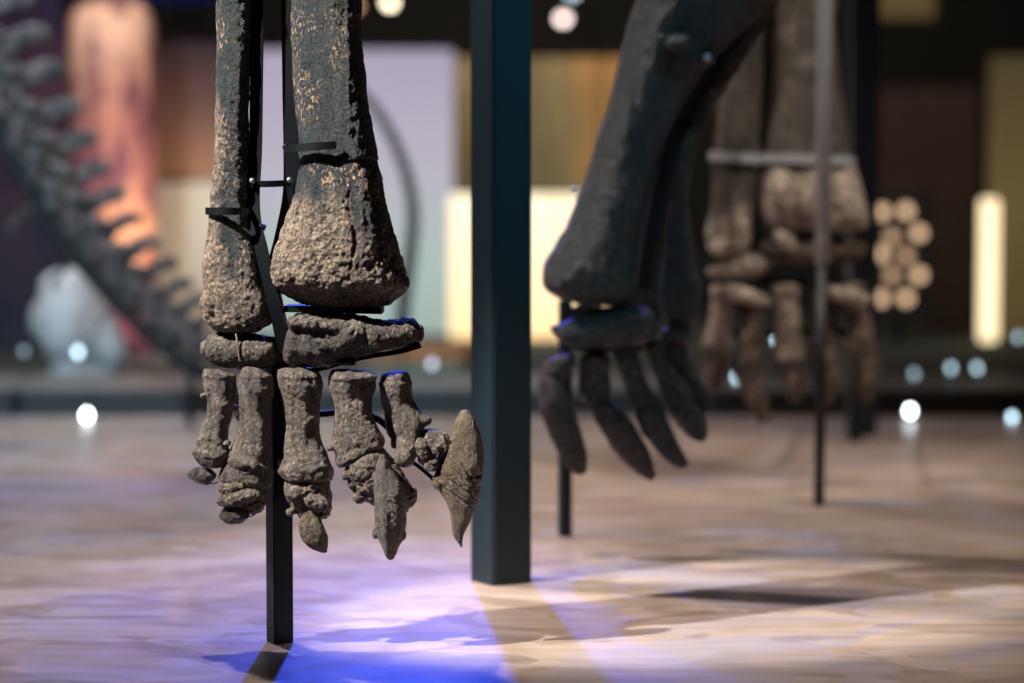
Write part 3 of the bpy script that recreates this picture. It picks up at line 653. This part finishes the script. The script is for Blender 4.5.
# white sculpture behind the tail
def pale(bm):
    Dq = 11.4
    loft(bm, [(38, 300, 40, 340, 14), (48, 278, 52, 362, 26), (66, 268, 70, 368, 30), (84, 272, 86, 370, 28), (98, 296, 102, 372, 24), (112, 316, 114, 370, 20), (122, 338, 122, 366, 10)], Dq)
    blob(bm, 60, 290, 20, 20, 20, Dq); blob(bm, 108, 345, 14, 26, 18, Dq, -4, 15); blob(bm, 80, 376, 34, 12, 24, Dq)
o = sculpt('rock_specimen', pale, simple('pale_grey_stone', (.50, .50, .52), .7, 0, .25, 3), None, .015, 3, None, 2, .3, fs=.35)
tag(o, 'pale grey lumpy specimen resting behind the tail bones at left', 'specimen')
o.location.z += .013-(min(v.co.z for v in o.data.vertices)+o.location.z)
# orange and mint low display left of thick post
panel('display_case', 352, 344, 480, 364, 12.6, simple('orange_case', (.42, .17, .07), .5, 0, .35, 3), 'long low orange-brown display case seen below the lavender screen', 'display case', .3, post=None)
# right side
panel('mural_board', 872, 88, 980, 330, 16.2, grad_mat('plum_mural', [(0, (.035, .025, .02)), (.45, (.04, .03, .025)), (.6, (.055, .03, .03)), (1, (.05, .028, .03))], 0, 'Z', ((.09, .07, .05), (8, 1, 14), .56, .5)), 'dark plum board behind the cluster of warm bulbs', 'mural')
panel('gold_screen', 988, 56, 1090, 360, 15.6, grad_mat('gold_weave', [(0, (.30, .20, .07)), (.5, (.46, .32, .12)), (1, (.22, .16, .06))], .28, 'Z', ((.08, .05, .02), (30, 1, 26), .5, .5)), 'dim gold woven screen at the right edge', 'screen')
panel('gold_band', 872, -30, 935, 18, 15.8, grad_mat('gold_band', [(0, (.30, .20, .05)), (1, (.40, .28, .08))], .22), 'small dim gold hanging panel high up near the navy column', 'panel', post=False)
ls = panel('light_strip', 981, 199, 999, 350, 15.2, emit('cream_glow', (1, .80, .47), 1.9), 'tall narrow glowing cream light strip near the right edge', 'light')
# warm bulb cluster
Db = 15; cb = P(900, 255, Db)
bp_ = thing('bulb_panel', 'dark panel carrying ten warm round bulbs beside the navy column', 'light panel', (cb.x, Db, 0))
a0, a1 = P(870, 318, Db), P(932, 192, Db)
box('backboard', a0.x, a1.x, Db+.05, Db+.08, a0.z, a1.z, pm, bp_); box('stand', cb.x-.03, cb.x+.03, Db+.04, Db+.09, .012, a0.z+.01, M['metal'], bp_)
wb, wd = emit('warm_bulb', (1, .66, .40), 1.5), emit('dim_warm_bulb', (1, .64, .38), .9)
for x, y, d_ in ((882, 212, 0), (906, 211, 0), (919, 233, 0), (892, 237, 1), (881, 254, 0), (906, 256, 1), (919, 275, 0), (892, 275, 1), (881, 298, 0), (906, 298, 0)):
    bm = bmesh.new(); blob(bm, x, y, 6, 6, 6, Db); link('bulb', mesh_from(bm), wd if d_ else wb, bp_)

# small cyan-white spotlights
cy = [(78, 352, 10.7, 4.5, 5, 0, 'small pale blue spotlight in front of the pale lumpy specimen'),
      (24, 351, 10.7, 4, .9, 0, 'faint blue spotlight on the plinth nearest the left edge'),
      (187, 361, 10.7, 4.5, 6, 0, 'bright spotlight on the plinth just left of the sharp ankle bones'),
      (87, 415, 9.95, 5, 16, 1, 'very bright white floor light at the plinth foot, left of the sharp foot'),
      (910, 411, 9.95, 5, 15, 1, 'very bright white floor light at the plinth foot, right of the navy column'),
      (1012, 417, 9.9, 4, 5, 1, 'bluish floor light at the plinth foot nearest the right edge'),
      (914, 374, 10.7, 4, 1.3, 0, 'dim blue spotlight on the plinth, nearest the navy column'),
      (951, 368, 10.7, 4, 2.3, 0, 'blue spotlight on the plinth, left one of a close pair at right'),
      (977, 368, 10.7, 4, 2.6, 0, 'blue spotlight on the plinth, right one of a close pair at right'),
      (1018, 337, 10.9, 4, 1.6, 0, 'tall dim blue spotlight at the right edge'),
      (738, 379, 10.6, 4.5, 5, 0, 'pale blue spotlight seen between toes of the farthest right foot'),
      (779, 340, 10.6, 5, 6, 0, 'bright blue spotlight seen above the toes of the farthest right foot'),
      (432, 364, 10.7, 4.5, 2.6, 0, 'pale lavender spotlight between the sharp foot and the thick post')]
for i, (x, y, D, r, s, onfloor, lab) in enumerate(cy):
    p = P(x, y, D); t = thing('spotlight', lab, 'spotlight', (p.x, D, 0 if onfloor else .115), 'small spotlights along the plinth')
    col = (.62, .88, 1) if s < 8 else (.85, .97, 1)
    if i == 12: col = (.62, .66, .8)
    zb = 0 if onfloor else .115; rr = r*px(D)
    zc = max(p.z, zb+rr*.8)
    bm = bmesh.new(); bmesh.ops.create_uvsphere(bm, u_segments=20, v_segments=12, radius=rr, matrix=Matrix.Translation((p.x, D, zc)) @ Matrix.Diagonal((.75, .5, 1, 1)))
    link('lens', mesh_from(bm), emit('cool_lamp', col, s), t)
    cyl('base', (p.x, D+.015), rr*.8, zb, zb+.008, M['metal'], t)
    bm = bmesh.new(); bmesh.ops.create_cone(bm, cap_ends=True, segments=18, radius1=rr*.95, radius2=rr*.7, depth=.05, matrix=Matrix.Translation((p.x, D+.03, zc)) @ Matrix.Rotation(-math.pi/2, 4, 'X'))
    link('housing', mesh_from(bm), M['metal'], t)
    if zc-zb > rr+.01: cyl('stem', (p.x, D+.03), .004, zb, zc, M['metal'], t, 10)
# hanging ceiling lamps
for x, y, r, s, col, lab in ((390, 2, 5.5, 7, (1, .86, .62), 'warm white round ceiling lamp above the lavender screen'),
                           (563, 18, 5.5, 5.5, (1, .80, .74), 'pinkish round ceiling lamp right of the thick post'),
                           (572, -8, 5, 3, (.7, .85, 1), 'bluish ceiling lamp cut by the top edge, right of the thick post'),
                           (356, 6, 4, 2.2, (1, .6, .3), 'dim orange ceiling lamp half hidden by the sharp shank bone')):
    D = 18.5 if x == 572 else 17; p = P(x, y, D); t = thing('pendant_lamp', lab, 'lamp', (p.x, D, 4.6), 'hanging lamps')
    bm = bmesh.new(); blob(bm, x, y, r, r, r, D); link('bulb', mesh_from(bm), emit('pendant_glow', col, s), t)
    cyl('hanger', (p.x, D), .01, p.z+r*px(D)*.9, 4.6, M['metal'], t, 8)
    cyl('shade', (p.x, D), r*px(D)*1.1, p.z+r*px(D)*.5, p.z+r*px(D)*1.3, M['metal'], t, 20, r*px(D)*.5)
# added glowing bar standing in for blue light on the ceiling, top left
panel('blue_ceiling_glow', 118, -14, 214, 2, 15.4, emit('blue_glow', (.05, .08, .6), .07), 'blue glowing bar high above the brown mural', 'light', post=False)

# ------------------------------------------------------------------ tail skeleton, left
DT = 9.7; uT = px(DT)
tl = thing('tail_skeleton', 'blurred chain of dark tail vertebrae sloping down from the upper left', 'skeleton', P(90, 430, DT)); tl.location.z = 0
axis = [(-60, -40), (-25, 50), (12, 118), (40, 170), (70, 218), (104, 260), (140, 298), (172, 328), (206, 350), (240, 366)]
fine_ = []
for i in range(len(axis)-1):
    for j in range(20): fine_.append(cr(axis[max(0, i-1)], axis[i], axis[i+1], axis[min(len(axis)-1, i+2)], j/20))
pts = [fine_[0]]
for q_ in fine_:
    if math.hypot(q_[0]-pts[-1][0], q_[1]-pts[-1][1]) > 44-1.5*len(pts): pts.append(q_)
nV = len(pts)-1
for i in range(nV):
    x, y = pts[i]; x2, y2 = pts[i+1]; dx, dy = x2-x, y2-y; l = math.hypot(dx, dy); dx /= l; dy /= l
    nx, ny = (dy, -dx)                     # points up-right
    s = 1.3-.6*i/nV
    def f(bm, x=x, y=y, dx=dx, dy=dy, nx=nx, ny=ny, s=s, l=l):
        h = l*.44; R_ = 19*s
        def q(a, b_): return (x+dx*a+nx*b_, y+dy*a+ny*b_)
        loft(bm, [(*q(0, -R_), *q(0, R_), R_), (*q(h, -R_*.68), *q(h, R_*.68), R_*.7), (*q(2*h, -R_), *q(2*h, R_), R_)], DT, cap0=1, cap1=1)
        # neural spine leaning up and right, with a swollen tip
        tx, ty = x+nx*46*s+dx*16*s, y+ny*46*s+dy*16*s
        m1x, m1y = x+nx*24*s+dx*l*.4, y+ny*24*s+dy*l*.4
        loft(bm, [(*q(h*.1, 10*s), *q(h*1.9, 10*s), 11*s), (m1x-dx*9*s, m1y-dy*9*s, m1x+dx*9*s, m1y+dy*9*s, 7*s), (tx-dx*8*s, ty-dy*8*s, tx+dx*7*s, ty+dy*7*s, 7*s)], DT, cap1=4)
        blob(bm, tx+5*s, ty, 11*s, 8*s, 10*s, DT)
        blob(bm, *q(h*.2, 22*s), 9*s, 7*s, 8*s, DT, -16*s); blob(bm, *q(h*1.7, -2*s), 7*s, 10*s, 9*s, DT, -18*s)
        if i % 2 == 0:                                     # chevron hanging below
            c0 = q(h, -R_*.8); c1 = (x-nx*30*s-6, y-ny*30*s+34*s)
            loft(bm, [(c0[0]-4*s, c0[1], c0[0]+5*s, c0[1], 7*s), (c1[0]-2*s, c1[1]-10*s, c1[0]+4*s, c1[1]-10*s, 4*s), (c1[0]-3*s, c1[1], c1[0]+3*s, c1[1], 4*s)], DT)
        blob(bm, *q(h, 6*s), 9*s, 9*s, 24*s, DT, -10)
    sculpt('vertebra', f, M['tailbone'], tl, .0075, 1.8, full(.5), 1, .8, D=DT, fs=.5)
rod('armature_bar', [P(x-11, y+18, DT-16*uT) for i, (x, y) in enumerate(pts)], 7*uT, 7*uT, M['metal'], tl, 12)
for qx, qy in ((-20, 50), (190, 346)):
    a = P(qx, qy+14, DT)
    rod('support_post', [Vector((a.x, DT, a.z)), Vector((a.x, DT, 0))], .018, .018, M['metal'], tl, 16)
# slender whip tail behind the shank
DW = 11.6
wt = thing('tail_skeleton', 'slender dark curved tail bones arching in front of the lavender screen', 'skeleton', P(404, 380, DW)); wt.location.z = 0
wp = [(300, 66), (335, 74), (368, 100), (390, 133), (406, 172), (413, 212), (410, 255), (404, 300), (400, 345)]
cp = []
for i in range(len(wp)-1):
    for j in range(3): cp.append(cr(wp[max(0, i-1)], wp[i], wp[i+1], wp[min(len(wp)-1, i+2)], j/3))
for i in range(len(cp)-1):
    (x, y), (x2, y2) = cp[i], cp[i+1]; w = 4.6+5.5*i/len(cp); l = math.hypot(x2-x, y2-y); nx, ny = (y2-y)/l*w, -(x2-x)/l*w
    def f(bm, x=x, y=y, x2=x2, y2=y2, nx=nx, ny=ny, w=w):
        mx, my = (x+x2)/2, (y+y2)/2
        loft(bm, [(x-nx, y-ny, x+nx, y+ny, w), (mx-nx*.65, my-ny*.65, mx+nx*.65, my+ny*.65, w*.7), (x2*.96+x*.04-nx, y2*.96+y*.04-ny, x2+nx, y2+ny, w)], DW, cap0=.5, cap1=.5, ns=14, seg=2)
    bm = bmesh.new(); f(bm); link('vertebra', mesh_from(bm), M['tailbone'], wt)
rod('armature_wire', [P(x, y, DW+.03) for x, y in cp]+[Vector((P(400, 345, DW+.03).x, DW+.03, .012))], .008, .008, M['metal'], wt, 8)
a = P(302, 66, DW); rod('support_post', [Vector((a.x, DW+.02, a.z)), Vector((a.x, DW+.02, .012))], .01, .01, M['metal'], wt, 10)

# ------------------------------------------------------------------ lights
def light(kind, loc, target, energy, col, size=.3, spot=None, blend=.5, name='lamp'):
    ld = bpy.data.lights.new(name, kind); ld.energy = energy; ld.color = col
    if kind == 'AREA': ld.shape = 'DISK'; ld.size = size
    else: ld.shadow_soft_size = size
    if kind == 'SPOT': ld.spot_size = math.radians(spot); ld.spot_blend = blend
    o = bpy.data.objects.new(name, ld); COL.objects.link(o); o.location = loc
    d = Vector(target)-Vector(loc); o.rotation_euler = d.to_track_quat('-Z', 'Y').to_euler()
    return o
f1 = P(330, 420, D1)
light('SPOT', (-1.1, 6.05, 4.4), (-.35, 5.1, 0), 580, (1, .88, .82), .04, 44, .8, name='key_spot')            # floor key, from behind left
light('SPOT', (-3.1, 3.3, 3.9), (f1.x, f1.y, .80), 2350, (1, .92, .84), .05, 15, .5, name='front_spot')          # on the foot, from the left front
light('SPOT', (-.45, 9.9, 3.1), (-.38, 4.9, .0), 850, (.05, .10, 1), .06, 24, 1, name='blue_spot')
light('SPOT', (-2.6, 6.8, 4.4), (1.3, 6.2, 0), 760, (1, .84, .73), .10, 44, .6, name='warm_spot')
light('SPOT', (-.6, 9.3, 4.4), (-.3, 8.6, 0), 330, (1, .84, .78), .15, 88, .9, name='far_floor_fill')  # added unseen lamp that lifts the far floor
light('SPOT', (2.4, 7.6, 4.4), (1.4, 7.4, 0), 170, (1, .82, .72), .12, 70, .7, name='warm_spot_far')
light('SPOT', (-2.8, 6.8, 4.4), (-1.7, 6.8, 0), 520, (.70, .67, 1), .12, 58, .8, name='violet_spot')
light('SPOT', (2.6, 3.0, 4.2), (.0, 5.7, 1.2), 380, (.16, .78, 1), .2, 15, .8, name='teal_fill')  # added unseen fill, turns the thick post's right face teal
light('SPOT', (.6, 3.6, 4.3), (.5, 6.15, .8), 150, (.45, .8, 1), .1, 22, .8, name='cool_fill')  # added unseen fill for bluish highlights on the second leg
light('SPOT', (2.4, 4.9, 4.2), (1.05, 7.6, .8), 700, (1, .88, .76), .1, 24, .8, name='back_leg_spot')
# unseen lamps added to brighten the far boards, specimen and tail
light('AREA', (P(108, 0, 13).x, 12.6, 3.2), (P(110, 100, 14).x, 14, 1.7), 32, (1, .76, .62), .4, name='mural_wash')
light('AREA', (P(190, 0, 13).x, 13.2, .3), (P(190, 100, 15).x, 15, 1.0), 22, (1, .8, .62), .3, name='board_wash')
light('AREA', (P(540, 0, 16).x, 16.4, 2.8), (P(540, 120, 17.5).x, 17.5, 1.6), 28, (1, .85, .6), .4, name='curtain_wash')
light('AREA', (P(925, 0, 15).x, 14.2, 3.2), (P(925, 120, 16).x, 16.2, 1.4), 25, (1, .8, .6), .4, name='right_wash')
light('AREA', (P(60, 0, 12).x, 10.5, 2.6), (P(70, 320, 11.3).x, 11.4, .3), 40, (1, .95, .9), .3, name='specimen_wash')
light('SPOT', (-2.6, 4.6, 3.4), P(60, 200, DT), 1500, (.6, .85, 1), .2, 45, .7, name='tail_spot')
w = bpy.data.worlds.new('hall_air'); sc.world = w; w.use_nodes = True
bg = w.node_tree.nodes['Background']; bg.inputs[0].default_value = (.35, .55, .75, 1); bg.inputs[1].default_value = .035
